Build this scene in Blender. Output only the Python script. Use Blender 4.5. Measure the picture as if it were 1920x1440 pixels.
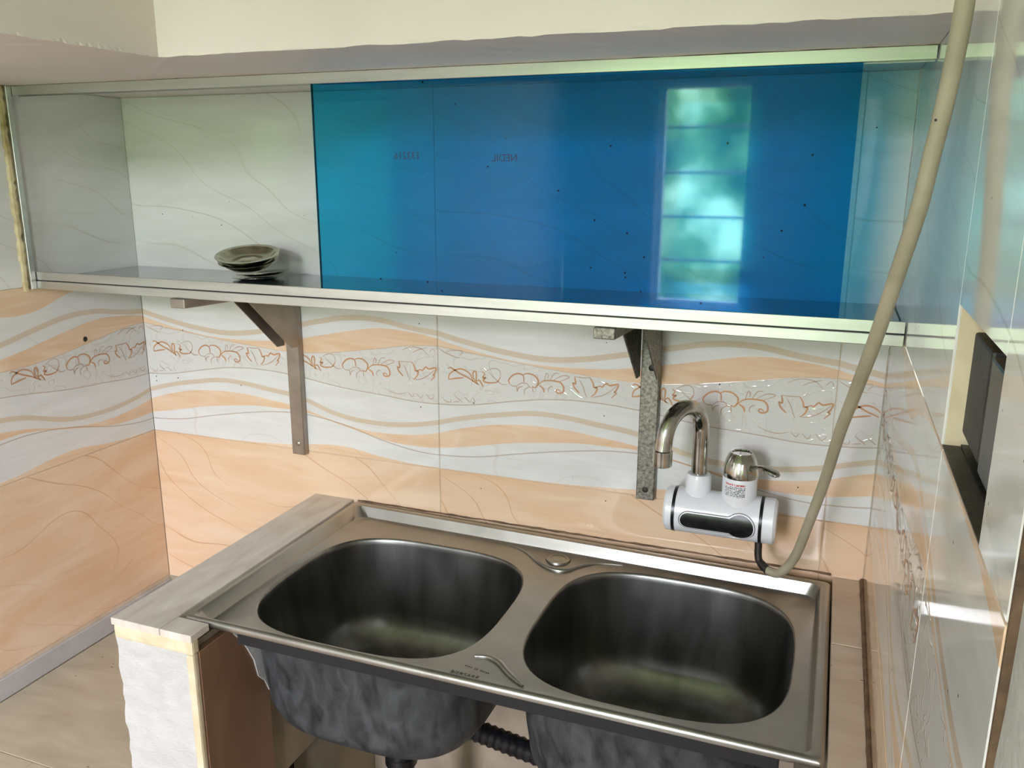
import bpy, bmesh, math, random
from mathutils import Vector, Matrix

# ------------------------------------------------------------------ scene, camera, light
S = bpy.context.scene
for o in list(bpy.data.objects): bpy.data.objects.remove(o)
COL = S.collection
S.view_settings.view_transform = 'Standard'
S.view_settings.look = 'None'
S.view_settings.gamma = 1
S.view_settings.exposure = 0.45
S.view_settings.use_curve_mapping = False

cam_d = bpy.data.cameras.new('camera'); cam = bpy.data.objects.new('camera', cam_d); COL.objects.link(cam)
cam_d.sensor_width = 36; cam_d.lens = 1584.5 / 1920 * 36; cam_d.clip_start = 0.01
yaw, pitch, roll = 0.3629, -0.244, 0.0033
fw = Vector((-math.sin(yaw)*math.cos(pitch), math.cos(yaw)*math.cos(pitch), math.sin(pitch)))
rt = Vector((math.cos(yaw), math.sin(yaw), 0)); up = rt.cross(fw)
r2 = rt*math.cos(roll) + up*math.sin(roll); u2 = -rt*math.sin(roll) + up*math.cos(roll)
cam.matrix_world = Matrix(((r2.x, u2.x, -fw.x, -0.0771), (r2.y, u2.y, -fw.y, -1.1971), (r2.z, u2.z, -fw.z, 0.5531), (0, 0, 0, 1)))
S.camera = cam

# room extents: back wall y=0, right wall x=0, left wall x=XL, sink rim z=0
XL, YR, ZF, ZC = -1.258, -3.0, -0.85, 1.65
WIN = (-0.84, -0.44, -0.02, 0.93)          # window in the rear wall: x0,x1,z0,z1
ADD_WIN = (-1.00, -0.42, 0.97, 1.27)           # unseen high window added in the rear wall for more daylight: x0,x1,z0,z1
OPN = (-2.45, -2.00, 0.40, 1.22)          # unseen opening added in the right wall for light from that side: y0,y1,z0,z1

SKY_STRENGTH = 1.0
w = bpy.data.worlds.new('garden_daylight'); S.world = w; w.use_nodes = True
nt = w.node_tree; nt.nodes.clear()
tc = nt.nodes.new('ShaderNodeTexCoord'); sep = nt.nodes.new('ShaderNodeSeparateXYZ'); nt.links.new(tc.outputs['Generated'], sep.inputs[0])
ns = nt.nodes.new('ShaderNodeTexNoise'); ns.inputs['Scale'].default_value = 14; ns.inputs['Detail'].default_value = 5
nt.links.new(tc.outputs['Generated'], ns.inputs['Vector'])
rp = nt.nodes.new('ShaderNodeValToRGB'); nt.links.new(ns.outputs['Fac'], rp.inputs[0])
rp.color_ramp.elements[0].position = 0.38; rp.color_ramp.elements[0].color = (0.9, 2.3, 0.6, 1)
rp.color_ramp.elements[1].position = 0.66; rp.color_ramp.elements[1].color = (16.0, 23.0, 13.0, 1)
e = rp.color_ramp.elements.new(0.52); e.color = (3.7, 7.8, 2.4, 1)
mr = nt.nodes.new('ShaderNodeMapRange'); mr.interpolation_type = 'SMOOTHSTEP'
mr.inputs['From Min'].default_value = 0.12; mr.inputs['From Max'].default_value = 0.175
nt.links.new(sep.outputs['Z'], mr.inputs['Value'])
mx = nt.nodes.new('ShaderNodeMix'); mx.data_type = 'RGBA'
nt.links.new(mr.outputs[0], mx.inputs[0]); nt.links.new(rp.outputs[0], mx.inputs[6]); mx.inputs[7].default_value = (47.5, 46.8, 55.0, 1)
bg = nt.nodes.new('ShaderNodeBackground'); bg.inputs[1].default_value = SKY_STRENGTH
nt.links.new(mx.outputs[2], bg.inputs[0])
wo = nt.nodes.new('ShaderNodeOutputWorld'); nt.links.new(bg.outputs[0], wo.inputs[0])
try:
    w.cycles.sampling_method = 'MANUAL'; w.cycles.sample_map_resolution = 512
except Exception: pass

def portal(name, loc, rot, sx, sy):
    d = bpy.data.lights.new(name, 'AREA'); d.shape = 'RECTANGLE'; d.size = sx; d.size_y = sy
    d.cycles.is_portal = True
    o = bpy.data.objects.new(name, d); COL.objects.link(o); o.location = loc; o.rotation_euler = rot
    return o
portal('window_portal', ((WIN[0]+WIN[1])/2, YR-0.12, (WIN[2]+WIN[3])/2), (math.pi/2, 0, 0), WIN[1]-WIN[0], WIN[3]-WIN[2])
portal('added_window_portal', ((ADD_WIN[0]+ADD_WIN[1])/2, YR-0.12, (ADD_WIN[2]+ADD_WIN[3])/2), (math.pi/2, 0, 0), ADD_WIN[1]-ADD_WIN[0], ADD_WIN[3]-ADD_WIN[2])

portal('added_opening_portal', (0.14, (OPN[0]+OPN[1])/2, (OPN[2]+OPN[3])/2), (0, math.pi/2, 0), OPN[3]-OPN[2], OPN[1]-OPN[0])

# ------------------------------------------------------------------ node helper
def lin(r, g, b):
    f = lambda c: (c/255/12.92) if c/255 <= 0.04045 else ((c/255+0.055)/1.055)**2.4
    return (f(r), f(g), f(b), 1)

class NT:
    def __init__(self, name):
        self.mat = bpy.data.materials.new(name); self.mat.use_nodes = True
        self.t = self.mat.node_tree; self.t.nodes.clear()
        self.out = self.t.nodes.new('ShaderNodeOutputMaterial')
        self._c = None
    def new(self, k, **kw):
        n = self.t.nodes.new(k)
        for a, b in kw.items(): setattr(n, a, b)
        return n
    def link(self, a, b): self.t.links.new(a, b)
    def put(self, sock, v):
        if isinstance(v, bpy.types.NodeSocket): self.link(v, sock)
        elif v is not None: sock.default_value = v
    def m(self, op, a, b=None, c=None, clamp=False):
        n = self.new('ShaderNodeMath', operation=op, use_clamp=clamp)
        for i, v in enumerate((a, b, c)):
            if v is not None: self.put(n.inputs[i], v)
        return n.outputs[0]
    def coords(self):
        if self._c is None: self._c = self.new('ShaderNodeTexCoord').outputs['Object']
        return self._c
    def xyz(self, v=None):
        n = self.new('ShaderNodeSeparateXYZ'); self.link(v or self.coords(), n.inputs[0]); return n.outputs
    def mapped(self, scale=(1, 1, 1), loc=(0, 0, 0), rot=(0, 0, 0), world=False):
        n = self.new('ShaderNodeMapping')
        n.inputs['Scale'].default_value = scale; n.inputs['Location'].default_value = loc; n.inputs['Rotation'].default_value = rot
        if world: self.link(self.new('ShaderNodeNewGeometry').outputs['Position'], n.inputs[0])
        else: self.link(self.coords(), n.inputs[0])
        return n.outputs[0]
    def noise(self, scale, detail=3, vec=None, dist=0.0, rough=0.5):
        n = self.new('ShaderNodeTexNoise'); n.inputs['Scale'].default_value = scale; n.inputs['Detail'].default_value = detail
        n.inputs['Distortion'].default_value = dist; n.inputs['Roughness'].default_value = rough
        self.link(vec or self.coords(), n.inputs['Vector']); return n.outputs['Fac']
    def ramp(self, fac, stops):
        n = self.new('ShaderNodeValToRGB'); self.link(fac, n.inputs[0]); el = n.color_ramp.elements
        el[0].position, el[0].color = stops[0]; el[1].position, el[1].color = stops[-1]
        for p, c in stops[1:-1]:
            q = el.new(p); q.color = c
        return n.outputs[0]
    def mix(self, f, a, b):
        n = self.new('ShaderNodeMix', data_type='RGBA'); self.put(n.inputs[0], f); self.put(n.inputs[6], a); self.put(n.inputs[7], b); return n.outputs[2]
    def curve(self, u, pts):
        n = self.new('ShaderNodeFloatCurve'); self.put(n.inputs['Value'], u)
        cv = n.mapping.curves[0]
        while len(cv.points) > 2: cv.points.remove(cv.points[1])
        cv.points[0].location = pts[0]; cv.points[1].location = pts[-1]
        for p in pts[1:-1]: cv.points.new(*p)
        n.mapping.update(); return n.outputs[0]
    def specks(self, scale, size, keep, vec=None):
        n = self.new('ShaderNodeTexVoronoi'); n.inputs['Scale'].default_value = scale; self.link(vec or self.coords(), n.inputs['Vector'])
        s = self.new('ShaderNodeSeparateColor'); self.link(n.outputs['Color'], s.inputs[0])
        return self.m('MULTIPLY', self.m('LESS_THAN', n.outputs['Distance'], size), self.m('GREATER_THAN', s.outputs[0], keep))
    def bump(self, h, strength=0.2, dist=0.002):
        n = self.new('ShaderNodeBump'); n.inputs['Strength'].default_value = strength; n.inputs['Distance'].default_value = dist
        self.link(h, n.inputs['Height']); return n.outputs[0]
    def pbr(self, col, rough=0.5, metal=0.0, normal=None, spec=0.5, **kw):
        b = self.new('ShaderNodeBsdfPrincipled')
        self.put(b.inputs['Base Color'], col); self.put(b.inputs['Roughness'], rough); self.put(b.inputs['Metallic'], metal)
        b.inputs['Specular IOR Level'].default_value = spec
        if normal is not None: self.link(normal, b.inputs['Normal'])
        for k, v in kw.items(): self.put(b.inputs[k], v)
        self.link(b.outputs[0], self.out.inputs[0]); return self.mat

def mottled(name, c0, c1, scale=6, rough=0.5, bump=0.0, metal=0, specks=None, spec=0.5, world=True, stretch=(1, 1, 1)):
    n = NT(name); v = n.mapped(stretch, world=world); f = n.noise(scale, 5, v, 0.6)
    col = n.ramp(f, [(0.3, c0), (0.7, c1)])
    if specks: col = n.mix(n.specks(specks[0], specks[1], specks[2], v), col, specks[3])
    nm = n.bump(n.noise(scale*6, 4, v), bump, 0.002) if bump else None
    return n.pbr(col, rough, metal, nm, spec)

WHITE_T = lin(222, 221, 217); TAN = lin(229, 192, 155); TAN2 = lin(210, 194, 172); VEIN = lin(196, 170, 142); DARK = lin(45, 38, 30)

def veins(n, vec, scale, width, dist=0.6, lev=5.0):
    f = n.noise(scale, 1.5, vec, dist)
    a = n.m('FRACT', n.m('MULTIPLY', f, lev)); a = n.m('ABSOLUTE', n.m('SUBTRACT', a, 0.5))
    return n.m('SUBTRACT', 1.0, n.m('DIVIDE', a, width), clamp=True)
def flow_veins(n, slope, freq, width, amp=0.05, seed=0.0):
    # long flowing lines that wander across a tile without closing on themselves
    x, y, z = n.xyz()
    w_ = n.noise(3.4, 1.0, n.mapped((1, 1, 1.6), (seed, 0, 0)))
    k = n.m('ADD', n.m('ADD', z, n.m('MULTIPLY', x, slope)), n.m('MULTIPLY', w_, amp*2))
    wob = n.m('MULTIPLY', n.m('SINE', n.m('ADD', n.m('MULTIPLY', x, 17.0), n.m('MULTIPLY', z, 21.0))), amp*0.22)
    a = n.m('FRACT', n.m('MULTIPLY', n.m('ADD', k, wob), freq)); a = n.m('ABSOLUTE', n.m('SUBTRACT', a, 0.5))
    l = n.m('SUBTRACT', 1.0, n.m('DIVIDE', a, width), clamp=True)
    vis = n.m('MULTIPLY', n.m('SUBTRACT', n.noise(6.0, 2, n.mapped((1, 1, 1), (seed+3, 0, 0))), 0.36), 4.0, clamp=True)
    return n.m('MULTIPLY', l, vis)

def tile_decor():
    n = NT('decor_wave_tile'); x, y, z = n.xyz()
    u = n.m('DIVIDE', n.m('MODULO', n.m('ADD', x, 0.6), 0.6), 0.6); v = z
    def C(pts): return n.m('MULTIPLY', n.curve(u, [(a/0.6, b/0.3) for a, b in pts]), 0.3)
    def above(c, s=0.0007): return n.m('ADD', n.m('DIVIDE', n.m('SUBTRACT', v, c), s), 0.5, clamp=True)
    def band(lo, hi): return n.m('MULTIPLY', above(lo), n.m('SUBTRACT', 1.0, above(hi)))
    def line(c, hw): return band(n.m('SUBTRACT', c, hw), n.m('ADD', c, hw))
    bound = C([(0, .001), (.11, .001), (.2, .002), (.30, .007), (.41, .017), (.5, .006), (.56, .002), (.6, .001)])
    thin = C([(0, .024), (.067, .029), (.14, .043), (.226, .058), (.295, .066), (.35, .066), (.414, .057), (.516, .032), (.576, .024), (.6, .024)])
    t2b = C([(0, .036), (.06, .046), (.119, .058), (.18, .066), (.24, .072), (.29, .072), (.329, .072), (.414, .055), (.496, .038), (.547, .034), (.6, .036)])
    t2t = C([(0, .062), (.06, .079), (.109, .088), (.163, .092), (.216, .091), (.284, .084), (.329, .078), (.414, .058), (.476, .050), (.547, .053), (.6, .062)])
    mid = C([(0, .080), (.054, .094), (.119, .106), (.163, .112), (.215, .111), (.266, .105), (.324, .098), (.415, .072), (.477, .066), (.538, .069), (.6, .080)])
    fb = C([(0, .111), (.054, .115), (.139, .130), (.198, .138), (.268, .139), (.33, .134), (.42, .122), (.5, .116), (.56, .111), (.6, .111)])
    ft = C([(0, .207), (.073, .198), (.162, .188), (.248, .180), (.325, .176), (.39, .180), (.481, .193), (.551, .204), (.6, .207)])
    t3 = C([(0, .219), (.049, .207), (.139, .1925), (.253, .191), (.32, .198), (.39, .211), (.44, .221), (.495, .229), (.556, .226), (.6, .219)])
    c1 = C([(0, .228), (.071, .213), (.139, .203), (.182, .200), (.235, .204), (.306, .217), (.389, .235), (.428, .242), (.487, .2435), (.555, .233), (.6, .228)])
    tp = C([(0, .297), (.1, .297), (.2, .290), (.30, .262), (.36, .258), (.45, .282), (.52, .295), (.6, .297)])
    vf = flow_veins(n, 0.3, 16.0, 0.025, 0.10, 2.0)
    grain = n.noise(1, 4, n.mapped((10, 10, 60)), 0.8)
    white = n.mix(n.m('MULTIPLY', vf, 0.28), n.ramp(grain, [(0.3, lin(218, 217, 213)), (0.7, lin(226, 226, 223))]), VEIN)
    sand = n.noise(700, 2)
    tan = n.ramp(n.m('ADD', n.m('MULTIPLY', grain, 0.75), n.m('MULTIPLY', sand, 0.25)), [(0.32, lin(222, 184, 146)), (0.66, lin(232, 208, 180))])
    tanv = n.mix(n.m('MULTIPLY', vf, 0.3), tan, lin(190, 140, 100))
    col = white
    fzone = band(fb, ft)
    emb = veins(n, n.mapped((16, 1, 26)), 1.0, 0.09, 1.2)
    col = n.mix(fzone, col, n.mix(n.m('MULTIPLY', emb, 0.22), lin(217, 215, 210), lin(190, 170, 150)))
    col = n.mix(n.m('SUBTRACT', 1.0, above(bound)), col, tanv)
    col = n.mix(band(t2b, t2t), col, tan)
    col = n.mix(line(mid, 0.0042), col, TAN2)
    col = n.mix(band(ft, t3), col, tan)
    col = n.mix(line(c1, 0.0045), col, TAN2)
    col = n.mix(above(tp), col, tan)
    col = n.mix(n.m('MULTIPLY', line(thin, 0.0009), 0.7), col, lin(172, 150, 130))
    col = n.mix(n.m('MULTIPLY', line(fb, 0.0008), 0.7), col, lin(176, 150, 130))
    col = n.mix(n.m('MULTIPLY', line(ft, 0.0006), 0.4), col, lin(176, 140, 110))
    wv = n.mapped((1, 1, 1), world=True)
    col = n.mix(n.specks(42, 0.05, 0.86, wv), col, DARK)
    h = n.m('ADD', n.m('MULTIPLY', emb, fzone), n.m('MULTIPLY', fzone, 0.6))
    return n.pbr(col, 0.07, 0, n.bump(h, 0.35, 0.0012), 0.5)

def tile_tan(name='tan_veined_tile', slope=0.42, freq=15.0, seed=0.0, a=(222, 186, 150), b=(232, 207, 178), vs=(1.5, 1.5, 6.0), veincol=(196, 146, 106), loc=(0, 0, 0)):
    n = NT(name); vf = flow_veins(n, slope, freq, 0.03, 0.11, seed)
    g = n.noise(1, 4, n.mapped((5, 5, 26), loc, (0, 0.15, 0)), 1.0)
    col = n.ramp(g, [(0.3, lin(*a)), (0.7, lin(*b))])
    col = n.mix(n.m('MULTIPLY', vf, 0.8), col, lin(*veincol))
    col = n.mix(n.specks(48, 0.05, 0.86, n.mapped((1, 1, 1), world=True)), col, DARK)
    return n.pbr(col, 0.07, 0, None, 0.5)

M = {}
M['decor'] = tile_decor()
M['tan'] = tile_tan()
M['white_tile'] = tile_tan('white_veined_tile', 0.5, 13.0, 7.0, (214, 213, 206), (226, 225, 221), (1.4, 1.4, 5.0), (196, 190, 172))
M['platform_tile'] = mottled('grey_beige_platform_tile', lin(172, 160, 136), lin(196, 186, 164), 9, 0.35, 0.05, specks=(30, 0.09, 0.8, lin(110, 88, 62)), stretch=(1, 3.5, 1))
M['top_tile'] = mottled('grey_wood_top_tile', lin(196, 186, 172), lin(224, 216, 205), 16, 0.28, 0.05, specks=(60, 0.07, 0.85, DARK), stretch=(2.5, 0.7, 1))
M['ledge_tile'] = mottled('beige_ledge_tile', lin(192, 170, 146), lin(214, 196, 174), 14, 0.3, 0.05, specks=(40, 0.06, 0.8, lin(70, 50, 35)), stretch=(0.7, 2, 1))
M['brown_tile'] = mottled('brown_side_tile', lin(112, 84, 62), lin(140, 108, 82), 14, 0.35, 0.05, specks=(30, 0.08, 0.85, DARK), stretch=(1, 1, 0.4))
M['baseboard'] = mottled('grey_baseboard', lin(176, 174, 172), lin(190, 188, 186), 20, 0.4)
M['grout'] = mottled('cream_grout', lin(206, 186, 160), lin(222, 204, 180), 40, 0.8)
M['plaster_white'] = mottled('white_rough_plaster', lin(184, 184, 179), lin(198, 198, 194), 24, 0.7, 0.5, specks=(26, 0.05, 0.85, lin(150, 130, 100)), stretch=(1, 1, 2.2))
M['plaster_cream'] = mottled('cream_plaster', lin(204, 187, 150), lin(226, 212, 182), 30, 0.75, 0.4)
M['cement'] = mottled('grey_tan_cement', lin(140, 128, 108), lin(164, 152, 130), 12, 0.85, 0.3)
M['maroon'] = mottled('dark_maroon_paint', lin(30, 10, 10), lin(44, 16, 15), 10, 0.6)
M['caulk'] = mottled('dirty_dark_caulk', lin(70, 52, 36), lin(130, 102, 74), 40, 0.7, 0.5)
M['grey_brown'] = mottled('dark_grey_brown', lin(62, 56, 46), lin(92, 84, 70), 40, 0.6, 0.3)
M['sealant'] = mottled('yellowed_sealant', lin(150, 130, 80), lin(214, 200, 160), 30, 0.5, 0.4)
M['paint'] = mottled('cream_wall_paint', lin(226, 213, 205), lin(236, 225, 217), 4, 0.55, 0.12, specks=(16, 0.05, 0.85, lin(120, 100, 76)))
M['room_paint'] = mottled('pale_room_paint', lin(170, 164, 152), lin(178, 172, 160), 4, 0.7)
M['room_floor'] = mottled('beige_floor_tile', lin(150, 136, 116), lin(172, 158, 138), 8, 0.35)
M['shelf_sheet'] = mottled('grey_shelf_sheet', lin(142, 148, 150), lin(164, 170, 172), 20, 0.14, 0, 0.85, specks=(60, 0.09, 0.75, DARK), spec=0.9)
M['white_plastic'] = mottled('white_plastic', lin(226, 228, 234), lin(238, 239, 243), 16, 0.28)
M['black_plastic'] = mottled('black_plastic', lin(12, 13, 15), lin(30, 31, 34), 60, 0.3)
M['black_glossy'] = mottled('dusty_black_display', lin(16, 17, 19), lin(40, 40, 41), 90, 0.3)
M['hose'] = mottled('beige_grey_hose_plastic', lin(160, 152, 128), lin(178, 170, 146), 20, 0.45, 0, specks=(50, 0.08, 0.82, DARK))
M['coating'] = mottled('dark_grey_bowl_coating', lin(20, 23, 26), lin(70, 74, 76), 30, 0.55, 0.1, stretch=(1.6, 1.6, 0.8))
M['dark_bar'] = mottled('black_painted_bar', lin(10, 11, 14), lin(18, 19, 23), 20, 0.6)
M['stamp'] = mottled('stamped_dark_ink', lin(70, 62, 52), lin(80, 72, 60), 20, 0.6)
M['glass_ink'] = mottled('dark_blue_print', lin(8, 40, 74), lin(10, 48, 84), 20, 0.6)
M['frame_white'] = mottled('white_window_frame', lin(210, 210, 205), lin(220, 220, 215), 8, 0.4)
M['dark_metal'] = mottled('dark_dirty_metal', lin(26, 24, 22), lin(58, 52, 46), 40, 0.5, 0.3, metal=0.3)
M['relief'] = mottled('orange_brown_relief_line', lin(206, 150, 98), lin(186, 140, 108), 26, 0.4)
M['relief_pale'] = mottled('pale_grey_relief_line', lin(178, 152, 130), lin(198, 176, 156), 26, 0.4)

def steel(name, c0, c1, r0, r1, scale=(1, 1, 1), ns=30, spk=None, aniso=0.0):
    n = NT(name); v = n.mapped(scale, world=True); f = n.noise(ns, 5, v, 0.4)
    col = n.ramp(f, [(0.3, c0), (0.7, c1)])
    if spk: col = n.mix(n.specks(spk[0], spk[1], spk[2], v), col, spk[3])
    rr = n.m('ADD', n.m('MULTIPLY', f, r1-r0), r0)
    return n.pbr(col, rr, 1.0)
M['steel'] = steel('dull_stainless_steel', lin(158, 156, 150), lin(174, 172, 166), 0.28, 0.38, (1, 1, 1), 14)
M['bowl_steel'] = steel('dark_stained_steel', lin(118, 118, 115), lin(152, 152, 149), 0.26, 0.40, (1, 1, 0.25), 26)
M['chrome'] = steel('tarnished_chrome', lin(160, 158, 150), lin(206, 204, 198), 0.08, 0.2, (1, 1, 1), 50)
M['alu'] = steel('satin_aluminium', lin(200, 200, 196), lin(218, 218, 214), 0.32, 0.44, (0.3, 4, 4), 20)
M['bracket'] = steel('brown_grey_bracket_steel', lin(152, 142, 133), lin(180, 170, 160), 0.4, 0.55, (1, 1, 1), 20)
M['bracket_worn'] = steel('pitted_bracket_steel', lin(96, 92, 84), lin(172, 168, 158), 0.45, 0.65, (1, 1, 1), 220)
M['lid_steel'] = steel('tarnished_lid_steel', lin(150, 144, 124), lin(190, 185, 168), 0.14, 0.26, (1, 1, 1), 60)

def glass_mat():
    n = NT('blue_tinted_glass')
    tr = n.new('ShaderNodeBsdfTransparent'); tr.inputs[0].default_value = (0.07, 0.67, 0.89, 1)
    v = n.mapped((1, 1, 1), world=True)
    spk = n.specks(46, 0.06, 0.72, v)
    film = n.noise(9, 4, v, 0.5)
    gl = n.new('ShaderNodeBsdfGlossy'); gl.inputs[0].default_value = (1, 1, 1, 1); gl.inputs['Roughness'].default_value = 0.03
    df = n.new('ShaderNodeBsdfDiffuse'); df.inputs[0].default_value = lin(60, 150, 170)
    fr = n.new('ShaderNodeFresnel'); fr.inputs[0].default_value = 1.30
    m1 = n.new('ShaderNodeMixShader'); n.link(n.m('MULTIPLY', n.m('SUBTRACT', film, 0.4, clamp=True), 0.04), m1.inputs[0]); n.link(tr.outputs[0], m1.inputs[1]); n.link(df.outputs[0], m1.inputs[2])
    m2 = n.new('ShaderNodeMixShader'); n.link(fr.outputs[0], m2.inputs[0]); n.link(m1.outputs[0], m2.inputs[1]); n.link(gl.outputs[0], m2.inputs[2])
    dk = n.new('ShaderNodeBsdfDiffuse'); dk.inputs[0].default_value = lin(12, 24, 34)
    m3 = n.new('ShaderNodeMixShader'); n.link(spk, m3.inputs[0]); n.link(m2.outputs[0], m3.inputs[1]); n.link(dk.outputs[0], m3.inputs[2])
    n.link(m3.outputs[0], n.out.inputs[0]); return n.mat
M['glass'] = glass_mat()
M['glass_edge'] = mottled('teal_glass_edge', lin(20, 120, 130), lin(30, 140, 150), 10, 0.2)

def label_mat():
    n = NT('printed_warning_label'); x, y, z = n.xyz()
    row = n.m('LESS_THAN', n.m('FRACT', n.m('MULTIPLY', z, 420)), 0.62)
    txt = n.m('GREATER_THAN', n.noise(1, 1, n.mapped((900, 900, 420))), 0.46)
    blk = n.m('MULTIPLY', row, txt)
    zone = n.m('MULTIPLY', n.m('GREATER_THAN', z, 0.0105), n.m('LESS_THAN', z, 0.026))
    col = n.mix(n.m('MULTIPLY', blk, zone), lin(228, 228, 230), lin(96, 100, 112))
    col = n.mix(n.m('MULTIPLY', n.m('MULTIPLY', n.m('GREATER_THAN', z, 0.0268), n.m('LESS_THAN', z, 0.0292)), txt), col, lin(190, 80, 90))
    return n.pbr(col, 0.4)
M['label'] = label_mat()

# ------------------------------------------------------------------ mesh helpers
def tag(o, label=None, cat=None, group=None, kind=None):
    if label: o['label'] = label
    if cat: o['category'] = cat
    if group: o['group'] = group
    if kind: o['kind'] = kind
    return o
def empty(name, loc=(0, 0, 0), rz=0.0):
    o = bpy.data.objects.new(name, None); o.empty_display_size = 0.05; COL.objects.link(o); o.location = loc; o.rotation_euler = (0, 0, rz); return o
def add(name, bm, mat, parent=None, smooth=False, world_pts=True):
    me = bpy.data.meshes.new(name)
    bmesh.ops.recalc_face_normals(bm, faces=bm.faces)
    for f in bm.faces: f.smooth = smooth
    bm.to_mesh(me); bm.free()
    for mm in (mat if isinstance(mat, (list, tuple)) else [mat]): me.materials.append(mm)
    o = bpy.data.objects.new(name, me); COL.objects.link(o)
    if parent is not None:
        o.parent = parent
        if world_pts:
            loc = Vector(parent.location); q = parent.parent
            while q: loc += Vector(q.location); q = q.parent
            o.location = -loc
    if smooth:
        try: me.set_sharp_from_angle(angle=math.radians(38))
        except Exception: pass
    return o
def bbox(bm, lo, hi, bev=0.0, seg=1):
    x0, y0, z0 = lo; x1, y1, z1 = hi
    vs = [bm.verts.new(p) for p in ((x0,y0,z0),(x1,y0,z0),(x1,y1,z0),(x0,y1,z0),(x0,y0,z1),(x1,y0,z1),(x1,y1,z1),(x0,y1,z1))]
    fs = [bm.faces.new([vs[i] for i in q]) for q in ((0,3,2,1),(4,5,6,7),(0,1,5,4),(1,2,6,5),(2,3,7,6),(3,0,4,7))]
    if bev:
        es = list({e for f in fs for e in f.edges})
        bmesh.ops.bevel(bm, geom=es, offset=bev, segments=seg, affect='EDGES', profile=0.6)
def box(name, lo, hi, mat, parent=None, bev=0.0, seg=1):
    bm = bmesh.new(); bbox(bm, lo, hi, bev, seg); return add(name, bm, mat, parent)
def boxes(name, lst, mat, parent=None, bev=0.0):
    bm = bmesh.new()
    for lo, hi in lst: bbox(bm, lo, hi, bev)
    return add(name, bm, mat, parent)
def bridge(bm, A, B, closed=True):
    n = len(A)
    for i in range(n if closed else n-1):
        j = (i+1) % n
        try: bm.faces.new((A[i], A[j], B[j], B[i]))
        except ValueError: pass
def spline(pts, n=8):
    P = [Vector(p) for p in pts]; out = []
    for i in range(len(P)-1):
        a = P[max(i-1, 0)]; b = P[i]; c = P[i+1]; d = P[min(i+2, len(P)-1)]
        for k in range(n):
            t = k/n
            out.append(0.5*((2*b)+(c-a)*t+(2*a-5*b+4*c-d)*t*t+(3*b-a-3*c+d)*t**3))
    out.append(P[-1]); return out
def btube(bm, pts, rad, seg=16, cap=True, flat=1.0):
    P = [Vector(p) for p in pts]; R = rad if callable(rad) else (lambda i: rad)
    rings = []; T = (P[1]-P[0]).normalized(); ref = Vector((0, 0, 1)) if abs(T.z) < 0.9 else Vector((1, 0, 0))
    N = T.cross(ref).normalized()
    for i, p in enumerate(P):
        t = (P[min(i+1, len(P)-1)]-P[max(i-1, 0)]).normalized()
        N = (N - t*N.dot(t)).normalized(); B = t.cross(N)
        r = R(i)
        rings.append([bm.verts.new(p + N*r*math.cos(a) + B*r*flat*math.sin(a)) for a in (2*math.pi*k/seg for k in range(seg))])
    for a, b in zip(rings, rings[1:]): bridge(bm, a, b)
    if cap: bm.faces.new(rings[0][::-1]); bm.faces.new(rings[-1])
def tube(name, pts, rad, mat, parent=None, seg=16, flat=1.0):
    bm = bmesh.new(); btube(bm, pts, rad, seg, True, flat); return add(name, bm, mat, parent, True)
def blathe(bm, prof, seg=40, mtx=None):
    rings = []
    for r, z in prof:
        if r < 1e-6: rings.append([bm.verts.new((0, 0, z))])
        else: rings.append([bm.verts.new((r*math.cos(2*math.pi*k/seg), r*math.sin(2*math.pi*k/seg), z)) for k in range(seg)])
    for a, b in zip(rings, rings[1:]):
        if len(a) == 1 and len(b) == 1: continue
        if len(a) == 1:
            for k in range(seg): bm.faces.new((a[0], b[k], b[(k+1) % seg]))
        elif len(b) == 1:
            for k in range(seg): bm.faces.new((a[k], a[(k+1) % seg], b[0]))
        else: bridge(bm, a, b)
    if mtx is not None: bmesh.ops.transform(bm, matrix=mtx, verts=bm.verts)
def lathe(name, prof, mat, parent=None, seg=40, mtx=None):
    bm = bmesh.new(); blathe(bm, prof, seg, mtx); return add(name, bm, mat, parent, True)
def cyl(name, p0, p1, r, mat, parent=None, seg=28): return tube(name, [p0, p1], r, mat, parent, seg)
def text_mesh(name, body, size, mat, parent, mtx, extrude=0.0002):
    c = bpy.data.curves.new(name, 'FONT'); c.body = body; c.size = size; c.extrude = extrude; c.resolution_u = 2
    t = bpy.data.objects.new(name, c); me = bpy.data.meshes.new_from_object(t)
    bpy.data.objects.remove(t); bpy.data.curves.remove(c)
    me.materials.clear(); me.materials.append(mat); me.transform(mtx); me.name = name
    o = bpy.data.objects.new(name, me); COL.objects.link(o); o.parent = parent
    loc = Vector(parent.location); q = parent.parent
    while q: loc += Vector(q.location); q = q.parent
    o.location = -loc
    return o

# ------------------------------------------------------------------ walls and tiles
ZJ = 0.078; TH = 0.30; G = 0.0006          # tile joint height, tile height, half joint
def struct(o): o['kind'] = 'structure'; return o

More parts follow.
